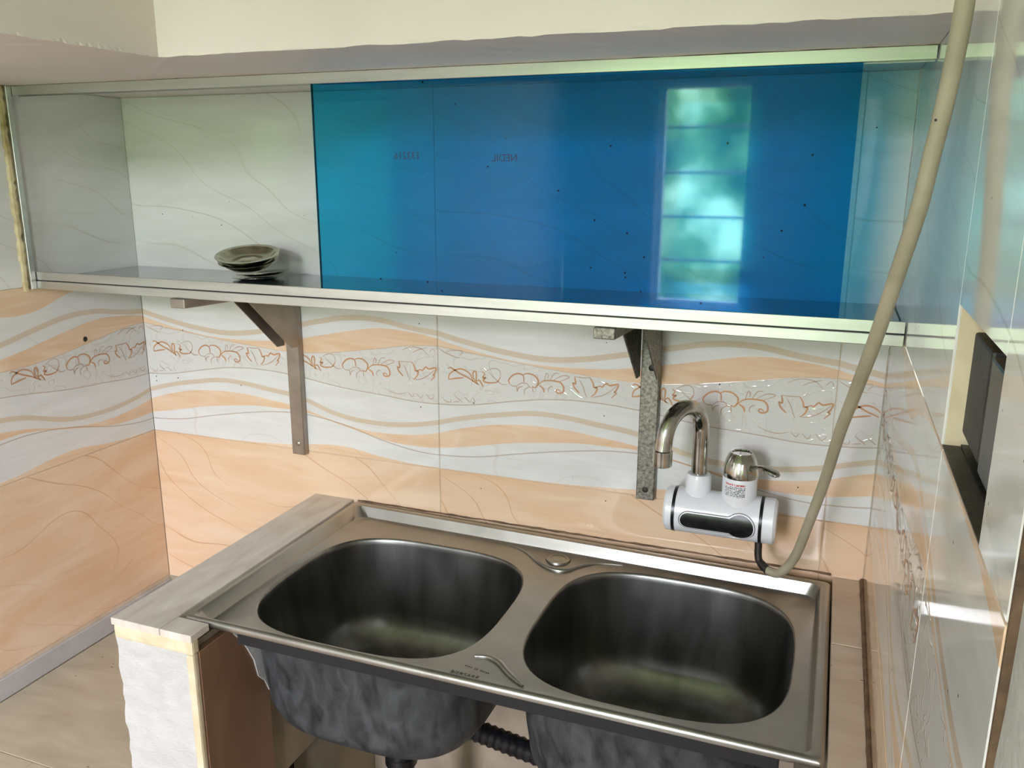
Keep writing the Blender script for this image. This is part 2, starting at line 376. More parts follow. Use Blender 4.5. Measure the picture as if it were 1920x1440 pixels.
STROKES = [
[(190,1542),(210,1631),(303,1699),(415,1731),(524,1701),(597,1639),(632,1547)],[(190,1542),(357,1574),(468,1593)],
[(183,1715),(230,1740),(285,1715),(414,1648),(541,1599),(669,1533),(741,1496)],[(669,1550),(633,1633),(643,1703),(679,1714),(697,1656),(687,1552),(723,1503)],
[(696,1553),(742,1574),(778,1534),(813,1469)],
[(797,1716),(842,1686),(805,1623),(859,1627),(814,1580),(868,1551),(976,1552),(1065,1577),(1119,1659)],
[(1278,1571),(1260,1621),(1330,1703),(1435,1741),(1513,1711),(1523,1611)],[(1513,1727),(1574,1753),(1677,1742),(1755,1682),(1765,1616),(1723,1545),(1662,1556)],
[(1757,1581),(1833,1647),(1918,1671),(2036,1674),(2138,1658),(2190,1588),(2183,1513),(2107,1489),(2065,1518),(2098,1546),(2141,1517)],
[(1782,1584),(1851,1540),(1869,1475)],[(2338,1676),(2365,1605),(2450,1522)],[(2338,1676),(2388,1664),(2369,1770)],
[(2616,1775),(2667,1698),(2686,1634),(2735,1623),(2705,1538),(2641,1482)],
[(2702,1628),(2782,1660),(2815,1647),(2878,1709),(2943,1683),(3071,1711),(3042,1619),(3011,1584),(3044,1571),(2966,1490)]]
STROKES_PALE = [
[(1119,1659),(1110,1743),(1048,1788),(941,1771),(851,1721)],[(905,1725),(994,1648),(1083,1579),(1154,1543),(1243,1551)],
[(1260,1570),(1331,1534),(1392,1531),(1410,1448)],[(1392,1531),(1471,1589),(1575,1590),(1619,1543),(1671,1540)],[(1410,1448),(1436,1518),(1506,1541)],
[(1533,1409),(1541,1494),(1619,1543)],[(1671,1540),(1680,1457)],[(1867,1658),(1899,1778),(1933,1764),(1926,1697)],[(1969,1684),(2034,1790),(2118,1797)],
[(2019,1681),(2169,1768),(2287,1754),(2121,1673)],[(1946,1482),(1937,1540),(1987,1586),(2013,1572)],[(2369,1770),(2518,1766),(2616,1775)],
[(2445,1727),(2505,1634),(2540,1539),(2576,1460)],[(2674,1477),(2819,1516),(2946,1594),(3048,1684)]]
EXTRA = [[(53,1248),(127,1176),(212,1166),(222,1220)],[(279,1287),(371,1226),(426,1179)],[(464,1270),(556,1192)],[(612,1276),(648,1201)],[(259,1171),(371,1191)],
[(20,2040),(104,1985),(270,1929),(380,1904)],[(160,1990),(253,2017),(436,2028),(380,1938)],
[(5450,1260),(5520,1190),(5560,1250)],[(5600,1250),(5680,1180),(5720,1245)],[(5780,1260),(5860,1180),(5930,1240)],[(5000,1290),(5150,1230),(5300,1215),(5420,1250)],
[(5350,1950),(5500,2020),(5700,2010),(5800,1930)],[(5550,1930),(5640,1980),(5800,2030)],[(5850,1960),(5920,2020),(5960,1950)]]
def ribbons(name, strokes, wid, mat, parent, umax=0.6, shift=(0, 0.3)):
    bm = bmesh.new()
    for du in shift:
        for s in strokes:
            P = spline([((a/1e4*(0.966 if len(shift) > 1 else 1))+du, 0, b/1e4) for a, b in s], 4)
            P = [p for p in P if 0.001 < p.x < umax-0.0012]
            if len(P) < 5: continue
            L = []; Rr = []; n = len(P)
            for i, p in enumerate(P):
                t = (P[min(i+1, n-1)]-P[max(i-1, 0)]); t.y = 0
                if t.length < 1e-7: t = Vector((1, 0, 0))
                t.normalize(); nn = Vector((-t.z, 0, t.x)); hw = wid*0.5*(0.45+0.55*math.sin(math.pi*(i+0.6)/(n+0.2)))
                L.append(bm.verts.new(p+nn*hw+Vector((0, -0.0004, 0)))); Rr.append(bm.verts.new(p-nn*hw+Vector((0, -0.0004, 0))))
            bridge(bm, L, Rr, False)
    me = bpy.data.meshes.new(name)
    for f in bm.faces: f.smooth = False
    bm.to_mesh(me); bm.free(); me.materials.append(mat)
    o = bpy.data.objects.new(name, me); COL.objects.link(o); o.parent = parent; return o

def tile(wall, mat, origin, rz, u0, u1, v0, v1, name='tile', relief=False, pale=False):
    G = 0.00015 if mat == 'white_tile' else 0.0006
    """a 60x30 tile (or a cut piece u0..u1, v0..v1 of one); local x along the wall, local -y out of it"""
    bm = bmesh.new(); bbox(bm, (u0+G, 0, v0+G), (u1-G, 0.006, v1-G), 0.0007)
    o = add(name, bm, M[mat], None); o.parent = wall; o.location = origin; o.rotation_euler = (0, 0, rz)
    if relief:
        a = ribbons('flower_relief', STROKES, 0.0026, M['relief_pale' if pale else 'relief'], o, u1)
        a['kind'] = 'stuff'
        b = ribbons('flower_relief', STROKES_PALE, 0.0016, M['relief_pale'], o, u1); b['kind'] = 'stuff'
        ex = ribbons('leaf_relief', EXTRA, 0.0014, M['relief_pale'], o, u1, (0,)); ex['kind'] = 'stuff'
    return o

GY = 0.0016
wall_back = struct(box('wall_back', (XL-0.1, GY, ZF), (0.1, 0.12, ZC), M['grout']))
for k, (x0, u1) in enumerate(((-1.259, .6), (-.659, .6), (-.059, .059))):
    tile(wall_back, 'tan', (x0, 0, ZJ-TH), 0, 0, u1, 0, TH)
    tile(wall_back, 'decor', (x0, 0, ZJ), 0, 0, u1, 0, TH, relief=True)
    tile(wall_back, 'white_tile', (x0, 0, ZJ+TH), 0, 0, u1, 0, TH)
lower = box('lower_render', (XL, 0.0, ZF), (0, GY+0.001, ZJ-TH-0.002), M['cement'], wall_back)

wl = bmesh.new()
def wl_box(y0, y1, z0, z1): bbox(wl, (XL-0.12, y0, z0), (XL-GY, y1, z1))
wl_box(YR, 0.0, ZF, ZC)
wall_left = struct(add('wall_left', wl, M['grout']))
HP = math.pi/2
for k, (y0, u0) in enumerate(((-0.6, 0), (-1.2, 0))):
    tile(wall_left, 'tan', (XL, y0, ZJ-TH), HP, u0, .6, 0, TH)
    tile(wall_left, 'decor', (XL, y0, ZJ), HP, u0, .6, 0, TH, relief=True, pale=False)
    tile(wall_left, 'white_tile', (XL, y0, ZJ+TH), HP, u0, .6, 0, TH)
box('paint_face', (XL-GY-0.0005, YR, ZF), (XL-0.0006, -1.2, ZC), M['room_paint'], wall_left)
box('paint_face', (XL-GY-0.0005, -1.2, ZJ+2*TH), (XL-0.0006, 0, ZC), M['room_paint'], wall_left)

lathe('screw_plug', [(0, .0015), (.0025, .0015), (.0042, .0004), (.0046, 0)], M['dark_metal'], wall_left, 20, Matrix.Translation((XL, -0.1335, 0.2774)) @ Matrix.Rotation(HP, 4, 'Y'))
# right wall, tiled as far as y=-0.84 with an electrical recess above the joint
RY0, RY1, RZ0, RZ1, RD = -0.763, -0.592, 0.378, 0.472, 0.023
YT = -0.840
wr = bmesh.new()
bbox(wr, (GY, RY1, ZF), (0.14, 0.0, ZC)); bbox(wr, (GY, YT, ZF), (0.14, RY0, ZC))
bbox(wr, (GY, RY0, ZF), (0.14, RY1, RZ0)); bbox(wr, (GY, RY0, RZ1), (0.14, RY1, ZC)); bbox(wr, (RD, RY0, RZ0), (0.14, RY1, RZ1))
wall_right = struct(add('wall_right', wr, M['plaster_cream']))
for v, m_ in ((ZJ-TH, 'tan'), (ZJ, 'decor')):
    tile(wall_right, m_, (0, 0, v), -HP, 0, .6, 0, TH, relief=(m_ == 'decor'))
    tile(wall_right, m_, (0, -.6, v), -HP, 0, -YT-.6, 0, TH)
tile(wall_right, 'white_tile', (0, 0, ZJ+TH), -HP, 0, -RY1, 0, TH)
tile(wall_right, 'white_tile', (0, -.6, ZJ+TH), -HP, -RY1-.6, -RY0-.6, RZ1-ZJ-TH, TH)
tile(wall_right, 'white_tile', (0, -.6, ZJ+TH), -HP, -RY0-.6, -YT-.6, 0, TH)
# rough plaster jamb that carries on past the tiling
pb = bmesh.new(); random.seed(4); NZ, NY = 60, 40
gr = [[pb.verts.new((-0.001 + 0.004*random.random() - (0.004 if j > 0 else -0.004), YT - 0.003 - 0.006*random.random()*(j == 0) - j*(abs(OPN[1]-YT)-.01)/NY, ZF + (ZC-ZF)*i/NZ)) for j in range(NY+1)] for i in range(NZ+1)]
for i in range(NZ):
    for j in range(NY): pb.faces.new((gr[i][j], gr[i+1][j], gr[i+1][j+1], gr[i][j+1]))
add('plaster_jamb', pb, M['plaster_white'], wall_right, True)
boxes('plaster_core', [((0.006, OPN[1], ZF), (0.14, YT, ZC)), ((0.0, YR, ZF), (0.14, OPN[0], ZC)), ((0.0, OPN[0], ZF), (0.14, OPN[1], OPN[2])), ((0.0, OPN[0], OPN[3]), (0.14, OPN[1], ZC))], M['plaster_white'], wall_right)
box('dark_joint', (0.0005, YT-0.0035, ZF), (0.01, YT-0.0005, ZC), M['caulk'], wall_right)

# rear wall with its window and the added high one, ceiling, floor (behind the camera)
wb = bmesh.new()
def wbx(x0, x1, z0, z1): bbox(wb, (x0, YR-0.12, z0), (x1, YR, z1))
wbx(XL, WIN[0], ZF, ADD_WIN[2]); wbx(WIN[1], 0.14, ZF, ADD_WIN[2]); wbx(WIN[0], WIN[1], ZF, WIN[2]); wbx(WIN[0], WIN[1], WIN[3], ADD_WIN[2])
wbx(XL, ADD_WIN[0], ADD_WIN[2], ADD_WIN[3]); wbx(ADD_WIN[1], 0.14, ADD_WIN[2], ADD_WIN[3]); wbx(XL, 0.14, ADD_WIN[3], ZC)
struct(add('wall_rear', wb, M['room_paint']))
struct(box('ceiling', (XL-0.12, YR-0.12, ZC), (0.14, 0.12, ZC+0.1), M['room_paint']))
struct(box('floor', (XL-0.12, YR-0.12, ZF-0.1), (0.14, 0.12, ZF), M['room_floor']))
win = struct(empty('window_1', ((WIN[0]+WIN[1])/2, YR-0.06, WIN[2])))
f = 0.022
def win_frame(W, par):
    boxes('window_frame', [((W[0], YR-0.08, W[2]), (W[0]+f, YR-0.04, W[3])), ((W[1]-f, YR-0.08, W[2]), (W[1], YR-0.04, W[3])),
      ((W[0]+f, YR-0.08, W[2]), (W[1]-f, YR-0.04, W[2]+f)), ((W[0]+f, YR-0.08, W[3]-f), (W[1]-f, YR-0.04, W[3]))], M['frame_white'], par)
win_frame(WIN, win)
for k in range(4):
    z = WIN[2] + 0.2 + k*0.19
    cyl('grille_bar', (WIN[0]+f, YR-0.06, z), (WIN[1]-f, YR-0.06, z), 0.006, M['frame_white'], win, 8)
win2 = struct(empty('added_window_2', ((ADD_WIN[0]+ADD_WIN[1])/2, YR-0.06, ADD_WIN[2])))  # high window added out of view to let in more sky light
win_frame(ADD_WIN, win2)
for k in range(3):
    x = ADD_WIN[0] + (ADD_WIN[1]-ADD_WIN[0])*(k+1)/4
    cyl('grille_bar', (x, YR-0.06, ADD_WIN[2]+f), (x, YR-0.06, ADD_WIN[3]-f), 0.006, M['frame_white'], win2, 8)

struct(box('trim_1', (XL-0.001, -1.2, -0.265), (XL+0.004, 0.0, -0.229), M['baseboard'], None, 0.001))

# ------------------------------------------------------------------ loft slab overhead
ZS = 0.678; YS = -0.400; XS = -0.803; YB = -2.9
bm = bmesh.new()
random.seed(3)
def lp(z, jig=0.0):
    pts = []
    n = 60
    for i in range(n+1): pts.append((0.0 + (XS-0.0)*i/n, YS + (random.random()-.5)*jig, z + (random.random()-.5)*jig))
    for i in range(1, n+1): pts.append((XS - 0.02*i/n + (random.random()-.5)*jig, YS + (-0.62-YS)*i/n, z + (random.random()-.5)*jig))
    pts += [(XL, -0.62, z), (XL, -0.0005, z), (0.0, -0.0005, z)]
    return [bm.verts.new(p) for p in pts]
A = lp(ZS, 0.0016); Bm = lp(ZS+0.004, 0.0); Ct = lp(1.05, 0.0)
bridge(bm, A, Bm); bridge(bm, Bm, Ct)
for L_ in (A, Ct):
    es = [bm.edges.get((L_[i], L_[(i+1) % len(L_)])) for i in range(len(L_))]
    bmesh.ops.triangle_fill(bm, edges=es, use_beauty=True)
loft = add('loft_slab', bm, M['paint'])
tag(loft, 'cream painted loft slab turning the corner above the glass-fronted shelf', 'loft')

# ------------------------------------------------------------------ low platform at the left
plat = empty('low_platform', (-1.08, -0.3, ZF))
box('platform_core', (XL+0.0005, -0.62, -0.35), (-0.9045, -0.002, -0.2685), M['cement'], plat)
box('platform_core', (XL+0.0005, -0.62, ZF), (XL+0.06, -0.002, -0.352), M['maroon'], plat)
for x0, x1, y0, y1 in ((XL+0.005, -0.9045, -0.466, -0.001), (XL+0.005, -1.085, -0.62, -0.467), (-1.084, -0.9045, -0.62, -0.467)):
    box('platform_tile', (x0, y0, -0.2685), (x1, y1, -0.265), M['platform_tile'], plat, 0.0006)
tag(plat, 'low tiled platform between the left wall and the sink support wall', 'platform')

# ------------------------------------------------------------------ sink support walls
PX0, PX1, PYF = -0.904, -0.778, -0.463
pw = empty('sink_support_wall', ((PX0+PX1)/2, -0.23, ZF))
ZT = -0.0045
core = bmesh.new()
bbox(core, (PX0+.004, -0.455, ZF), (PX1-.012, -0.3225, ZT-.018)); bbox(core, (PX0+.004, -0.3225, -0.350), (-0.806, -0.002, ZT-.008)); bbox(core, (PX0+.004, -0.130, ZF), (-0.806, -0.002, -0.350)); bbox(core, (PX0+.004, -0.455, ZT-.018), (-0.806, -0.3225, ZT-.008))
add('masonry_core', core, M['cement'], pw)
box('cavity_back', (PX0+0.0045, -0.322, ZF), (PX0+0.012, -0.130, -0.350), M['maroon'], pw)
# rough plastered front face
random.seed(11)
fb_ = bmesh.new(); nx, nz = 14, 60
g2 = [[fb_.verts.new((PX0 + (PX1-0.006-PX0)*i/nx, PYF+0.003 + 0.004*(random.random()-.5), ZF + (ZT-.012-ZF)*j/nz + (0.004*(random.random()-.5) if j == nz else 0))) for j in range(nz+1)] for i in range(nx+1)]
for i in range(nx):
    for j in range(nz): fb_.faces.new((g2[i][j], g2[i+1][j], g2[i+1][j+1], g2[i][j+1]))
add('front_plaster', fb_, M['plaster_white'], pw, True)
box('front_backing', (PX0+.001, PYF+0.006, ZF), (PX1-.0085, -0.452, ZT-.006), M['plaster_white'], pw)
box('cream_edge', (PX0, PYF+.0005, -0.030), (PX1-.0005, -0.45, ZT-.0065), M['plaster_cream'], pw, 0.003, 2)
box('cream_edge', (PX1-.0125, PYF+.001, ZF), (PX1-.001, -0.452, -0.0305), M['plaster_cream'], pw, 0.003, 2)
box('side_tile', (PX1-.0115, -0.4515, ZF), (PX1-.0005, -0.322, -0.030), M['brown_tile'], pw, 0.0008)
# torn white plaster patch beside the bowl
random.seed(5)
pp = bmesh.new(); ring = []
for y_, z_ in ((-.392, -.030), (-.345, -.030), (-.318, -.045), (-.314, -.09), (-.318, -.17), (-.324, -.165), (-.332, -.145), (-.345, -.13), (-.352, -.10), (-.364, -.075), (-.376, -.055), (-.388, -.04)): ring.append((y_, z_))
a_ = [pp.verts.new((PX1-.010, y, z)) for y, z in ring]; b_ = [pp.verts.new((PX1+.0005+.0012*random.random(), y*0.97-.0103, z*0.97-.002)) for y, z in ring]
bridge(pp, a_, b_); pp.faces.new(b_); pp.faces.new(a_[::-1])
add('plaster_patch', pp, M['plaster_white'], pw, True)
box('wall_top_tile', (PX0-.001, PYF-.002, ZT-.006), (-0.8265, -0.001, ZT+.004), M['top_tile'], pw, 0.0008)
box('wall_top_tile', (-0.8255, PYF-.002, ZT-.006), (PX1+.001, -0.4315, ZT+.004), M['top_tile'], pw, 0.0008)
box('wall_top_tile', (-0.8255, -0.4305, ZT-.008), (-0.806, -0.001, ZT-.002), M['top_tile'], pw, 0.0008)
tag(pw, 'narrow masonry wall with grey tiled top and white plastered end carrying the sink', 'wall')

lw = empty('sink_ledge', (-0.035, -0.25, ZF))
box('ledge_core', (-0.068, -0.45, ZF), (-0.0005, -0.002, -0.021), M['cement'], lw)
box('ledge_bed', (-0.0405, -0.470, -0.0212), (-0.0005, -0.002, -0.0136), M['cement'], lw)
box('ledge_tile', (-0.0405, -0.189, -0.0138), (-0.004, -0.002, -0.004), M['ledge_tile'], lw, 0.001)
box('ledge_tile', (-0.0405, -0.470, -0.0138), (-0.004, -0.1905, -0.004), M['ledge_tile'], lw, 0.001)
box('ledge_front', (-0.072, -0.468, ZF), (-0.0005, -0.4505, -0.0215), M['ledge_tile'], lw)
random.seed(8)
tube('caulk_line', [(-0.002+0.0008*random.random(), -0.002-0.46*i/40, -0.003) for i in range(41)], lambda i: 0.0026+0.0012*random.random(), M['caulk'], lw, 8)
tag(lw, 'narrow beige tiled ledge between the sink and the glossy right wall', 'ledge')

# ------------------------------------------------------------------ sink
sink = empty('double_sink', (-0.43, -0.22, -0.19))
def rrect(x0, x1, y0, y1, r, n=8, skew=None):
    P = []
    for cx, cy, a0 in ((x1-r, y1-r, 0), (x0+r, y1-r, 90), (x0+r, y0+r, 180), (x1-r, y0+r, 270)):
        for k in range(n+1):
            a = math.radians(a0 + 90*k/n); P.append((cx+r*math.cos(a), cy+r*math.sin(a)))
    return P
SX0, SX1, SYF, SYB = -0.822, -0.0427, -0.4285, -0.0045
def shear(p):   # the back of the sink stands slightly off the wall towards the right
    x, y = p; t = (x-SX0)/(SX1-SX0); k = (y-SYF)/(SYB-SYF)
    return (x, y - 0.022*t*k)
DZ = -0.018
def sloop(bm, il, ir, if_, ib, r, z):
    return [bm.verts.new((*shear(p), z)) for p in rrect(SX0+il, SX1-ir, SYF+if_, SYB-ib, r)]
def supere(cx, cy, hx, hy, s=1.0, n=72, e=3.3, sh=0.0):
    P = []
    for k in range(n):
        a = 2*math.pi*k/n; c, q = math.cos(a), math.sin(a)
        P.append((cx + hx*s*math.copysign(abs(c)**(2/e), c), cy + hy*s*math.copysign(abs(q)**(2/e), q)))
    return P
BOWLS = [(-0.6175, -0.2385, 0.170, 0.157), (-0.242, -0.2245, 0.162, 0.163)]
def bowl_prof(depth=0.188):
    pr = [(1.0, DZ), (0.992, DZ-.0008), (0.984, DZ-.004), (0.98, DZ-.010), (0.965, -0.06), (0.945, -0.105), (0.925, -0.130)]
    for k in range(1, 9):
        a = math.radians(90*k/8); pr.append((0.925-0.30*(1-math.cos(a)), -0.130-(depth-0.130)*math.sin(a)))
    pr += [(0.45, -depth-.001), (0.2, -depth-.003)]
    return pr
# rim with deck
bm = bmesh.new()
L00 = sloop(bm, 0.0005, 0.0005, 0.0005, 0.0005, .006, -0.0085); L0 = sloop(bm, 0, 0, 0, 0, .006, -0.0060)
L1 = sloop(bm, .0008, .0008, .0008, .0008, .006, -0.0030); L2 = sloop(bm, .0026, .0026, .0022, .0026, .006, -0.0008)
L2b = sloop(bm, .005, .005, .0040, .005, .007, 0.0)
L3 = sloop(bm, .010, .012, .0075, .012, .010, 0.0); L4 = sloop(bm, .013, .0135, .0085, .0145, .014, -0.0012)
L5 = sloop(bm, .022, .018, .0105, .0215, .018, DZ+.0015); L6 = sloop(bm, .026, .021, .0125, .0245, .020, DZ)
for a, b in ((L00, L0), (L0, L1), (L1, L2), (L2, L2b), (L2b, L3), (L3, L4), (L4, L5), (L5, L6)): bridge(bm, a, b)
edges = [bm.edges.get((L6[i], L6[(i+1) % len(L6)])) for i in range(len(L6))]
for bw in BOWLS:
    lp_ = [bm.verts.new((x, y, DZ)) for x, y in supere(*bw)]
    edges += [bm.edges.new((lp_[i], lp_[(i+1) % len(lp_)])) for i in range(len(lp_))]
bmesh.ops.triangle_fill(bm, edges=edges, use_beauty=True)
rim = add('rim', bm, M['steel'], sink, True)
for bw in BOWLS:
    bm = bmesh.new(); rings = []
    for s, z in bowl_prof(): rings.append([bm.verts.new((x, y, z)) for x, y in supere(*bw, s=s)])
    for a, b in zip(rings, rings[1:]): bridge(bm, a, b)
    bm.faces.new(rings[-1])
    bo = add('bowl', bm, M['bowl_steel'], sink, True)
    lathe('drain_strainer', [(0.0, 0.0005), (0.012, 0.0005), (0.014, 0.003), (0.03, 0.002), (0.036, 0.0045), (0.038, 0.001)], M['chrome'], bo, 32, Matrix.Translation((bw[0], bw[1], -0.1905)))
    bm = bmesh.new(); rings = []
    for s, z in bowl_prof(0.192): rings.append([bm.verts.new((x, y, z-0.004)) for x, y in supere(bw[0], bw[1], bw[2]+.0045, bw[3]+.0045, s=s)])
    for a, b in zip(rings, rings[1:]): bridge(bm, a, b)
    bm.faces.new(rings[-1])
    co = add('bowl_coating', bm, M['coating'], sink, True); co['label'] = 'dark grey coating under the bowl'
# black stiffener under the front lip
bar = box('front_bar', (-0.740, -0.4255, -0.0250), (-0.085, -0.4205, -0.0086), M['dark_bar'], sink, 0.001)
# embossed ridges, tap-hole cap, stamp
RZ = DZ+.0006
tube('ridge', spline([(-.520, -.0410, RZ), (-.4874, -.0558, RZ), (-.4559, -.0834, RZ), (-.4299, -.0981, RZ), (-.4098, -.0959, RZ), (-.3959, -.0765, RZ), (-.3735, -.0560, RZ), (-.335, -.0470, RZ)], 6), lambda i: 0.0042*(0.3+0.7*math.sin(math.pi*min(1, (i+1)/43))), M['steel'], sink, 10)
tube('ridge', spline([(-.4448, -.3538, RZ), (-.4288, -.3501, RZ), (-.4124, -.3561, RZ), (-.3966, -.3704, RZ), (-.382, -.3822, RZ), (-.3686, -.391, RZ)], 6), lambda i: 0.004*(0.3+0.7*math.sin(math.pi*min(1, (i+1)/32))), M['steel'], sink, 10)
cap = lathe('tap_hole_cap', [(0, .0045), (.010, .0045), (.0125, .0035), (.014, .0040), (.0185, .0030), (.0195, 0)], M['steel'], sink, 36, Matrix.Translation((-.4312, -.0640, DZ)))
text_mesh('stamped_lettering', 'BIERSARE', 0.0088, M['stamp'], sink, Matrix.Translation((-.459, -.396, DZ+.0001)) @ Matrix.Rotation(math.radians(-1), 4, 'Z'), 0.0001)
boxes('stamped_marks', [((-.4475+.0026*k, -.377-.00045*k, DZ), (-.4463+.0026*k, -.3742-.00045*k, DZ+.0002)) for k in (0, 1, 2, 3, 5, 6, 8, 9, 10, 11, 12)], M['stamp'], sink)
tag(sink, 'stainless steel double bowl sink with a dark coated underside', 'sink')

# dirt line along the back of the sink
random.seed(21)
tube('caulk_bead', [(-0.818+0.775*i/60, -0.0015, -0.001+0.001*random.random()) for i in range(61)], lambda i: 0.0009+0.0011*random.random(), M['caulk'], sink, 8)

# waste pipes below the bowls
def corrugated(name, pts, r, mat, parent):
    P = spline(pts, 14)
    return tube(name, P, lambda i: r*(1.0 if i % 2 else 0.86), mat, parent, 18)
wp = empty('waste_pipe', (-.6175, -.235, ZF))
cyl('pipe', (-.6175, -.235, -.3005), (-.6175, -.235, ZF+.001), .0195, M['black_plastic'], wp)
lathe('collar', [(0.0, .0), (.0215, .0), (.0215, -.02), (.026, -.022), (.026, -.05), (.022, -.052), (.022, -.06), (.024, -.062), (.024, -.075), (.0, -.075)], M['black_plastic'], wp, 32, Matrix.Translation((-.6175, -.235, -.2255)))
lathe('trap_flange', [(0.0, .0), (.034, .0), (.034, -.01), (.03, -.026), (.0, -.026)], M['black_plastic'], wp, 32, Matrix.Translation((-.6175, -.235, -.199)))
tag(wp, 'black waste pipe dropping from the left sink bowl', 'pipe')
ch = empty('corrugated_hose', (-.40, -.2, -.26))
corrugated('hose_wall', [(-.575, -.205, -.235), (-.5214, -.2, -.2427), (-.4456, -.2, -.2538), (-.36, -.205, -.262), (-.29, -.22, -.268), (-.245, -.235, -.30)], .0165, M['black_plastic'], ch)
cyl('hose_tail', (-.243, -.238, -.30), (-.238, -.245, ZF+.001), .016, M['black_plastic'], ch)
tag(ch, 'ribbed black drain hose running between the two sink bowls', 'hose')

# ------------------------------------------------------------------ glass-fronted shelf
YSH = -0.217
sh = empty('wall_shelf', ((XL)/2, -0.12, 0.375))
box('shelf_board', (XL+.001, -0.2085, 0.3755), (-0.001, -0.001, 0.389), M['shelf_sheet'], sh, 0.0006)
br = box('bottom_rail', (XL+.001, YSH-.003, 0.3745), (-0.001, YSH+.008, 0.3870), M['alu'], sh, 0.0006)
box('track_rail', (XL+.004, YSH-.0022, 0.3884), (-0.001, YSH+.0005, 0.4013), M['alu'], br, 0.0004)
box('track_seam', (XL+.004, YSH-.0005, 0.3868), (-0.001, YSH+.0075, 0.3886), M['dark_bar'], br)
box('track_rail', (XL+.004, YSH+.0072, 0.3884), (-0.001, YSH+.0082, 0.3990), M['alu'], br)
tr_ = box('top_rail', (XL+.001, YSH-.003, 0.6640), (-0.001, YSH-.0008, 0.6775), M['alu'], sh, 0.0005)
box('rail_web', (XL+.001, YSH-.0006, 0.6740), (-0.001, YSH+.018, 0.6775), M['alu'], tr_)
box('rail_flange', (XL+.001, YSH+.0152, 0.6640), (-0.001, YSH+.018, 0.6738), M['alu'], tr_)
box('end_post', (XL+.0005, -0.2300, 0.3745), (XL+.009, -0.2205, 0.6775), M['alu'], sh, 0.0006)
random.seed(13)
tube('sealant_bead', [(XL+.0012, -0.2335-0.0015*random.random(), 0.372+0.305*i/50) for i in range(51)], lambda i: 0.0035+0.0035*random.random(), M['sealant'], sh, 8)
lathe('sealant_dab', [(0, .006), (.006, .005), (.009, .0)], M['sealant'], sh, 16, Matrix.Translation((-.006, -.2, 0.3895)))
tag(sh, 'aluminium framed wall shelf running between the side walls above the sink', 'shelf')
gp = box('sliding_glass', (-0.729, -0.2145, 0.3892), (-0.068, -0.2105, 0.6735), M['glass'], sh)
gp['label'] = 'blue tinted sliding glass panel'
box('polished_edge', (-0.7296, -0.2146, 0.3892), (-0.7290, -0.2104, 0.6735), M['glass_edge'], gp)
FL = Matrix.Rotation(math.pi/2, 4, 'X') @ Matrix.Scale(-1, 4, (1, 0, 0))
text_mesh('reversed_lettering', '133216', 0.0125, M['glass_ink'], gp, Matrix.Translation((-.574, -.2149, .5705)) @ FL, 0.00005)
text_mesh('reversed_lettering', 'NEDIL', 0.0120, M['glass_ink'], gp, Matrix.Translation((-.444, -.2149, .5675)) @ FL, 0.00005)

# ------------------------------------------------------------------ brackets
def bracket(name, x0, x1, zb, skew, mat, label, screws):
    e = empty(name, ((x0+x1)/2, 0, zb))
    d = 0.013
    vb = bmesh.new(); bbox(vb, (x0, -d, zb), (x1, -0.0005, 0.3735), 0.0012)
    v = add('wall_bar', vb, mat, e)
    for sx, sz, ph in screws:
        sc = lathe('screw', [(0, .0012), (.0030, .0012), (.0042, .0005), (.0046, 0)], M['dark_metal'] if mat is M['bracket_worn'] else M['chrome'], v, 20, Matrix.Translation(((x0+x1)/2+sx, -d, sz)) @ Matrix.Rotation(HP, 4, 'X'))
    # arm under the shelf, slightly skewed
    am = bmesh.new(); bbox(am, (x0, -0.224, 0.3600), (x1, -0.0135, 0.3740), 0.001)
    for q in am.verts: q.co.x += skew*(-q.co.y/0.2)
    add('shelf_arm', am, mat, e)
    for xx, xe in ((x0, x0+.0018), (x1-.0018, x1)):
        gm = bmesh.new()
        tri = [(-0.0132, 0.268), (-0.030, 0.268), (-0.122, 0.3595), (-0.0132, 0.3595)]
        off = -.0022 if xx == x0 else .0022
        a = [gm.verts.new((xx+off + skew*(-y/0.2)*.6, y, z)) for y, z in tri]; b = [gm.verts.new((xe+off + skew*(-y/0.2)*.6, y, z)) for y, z in tri]
        bridge(gm, a, b); gm.faces.new(a[::-1]); gm.faces.new(b)
        add('gusset_plate', gm, mat, e)
    tag(e, label, 'bracket', 'brackets under the wall shelf')
    return e
bracket('shelf_bracket', -0.9395, -0.9135, 0.0735, -0.040, M['bracket'], 'smooth brown-grey steel shelf bracket below the open part of the shelf', [(0, .094, 0)])
bracket('shelf_bracket', -0.3265, -0.2995, 0.0780, -0.014, M['bracket_worn'], 'pitted grey steel shelf bracket beside the tap', [(0, .094, 0), (0.002, .281, 0)])

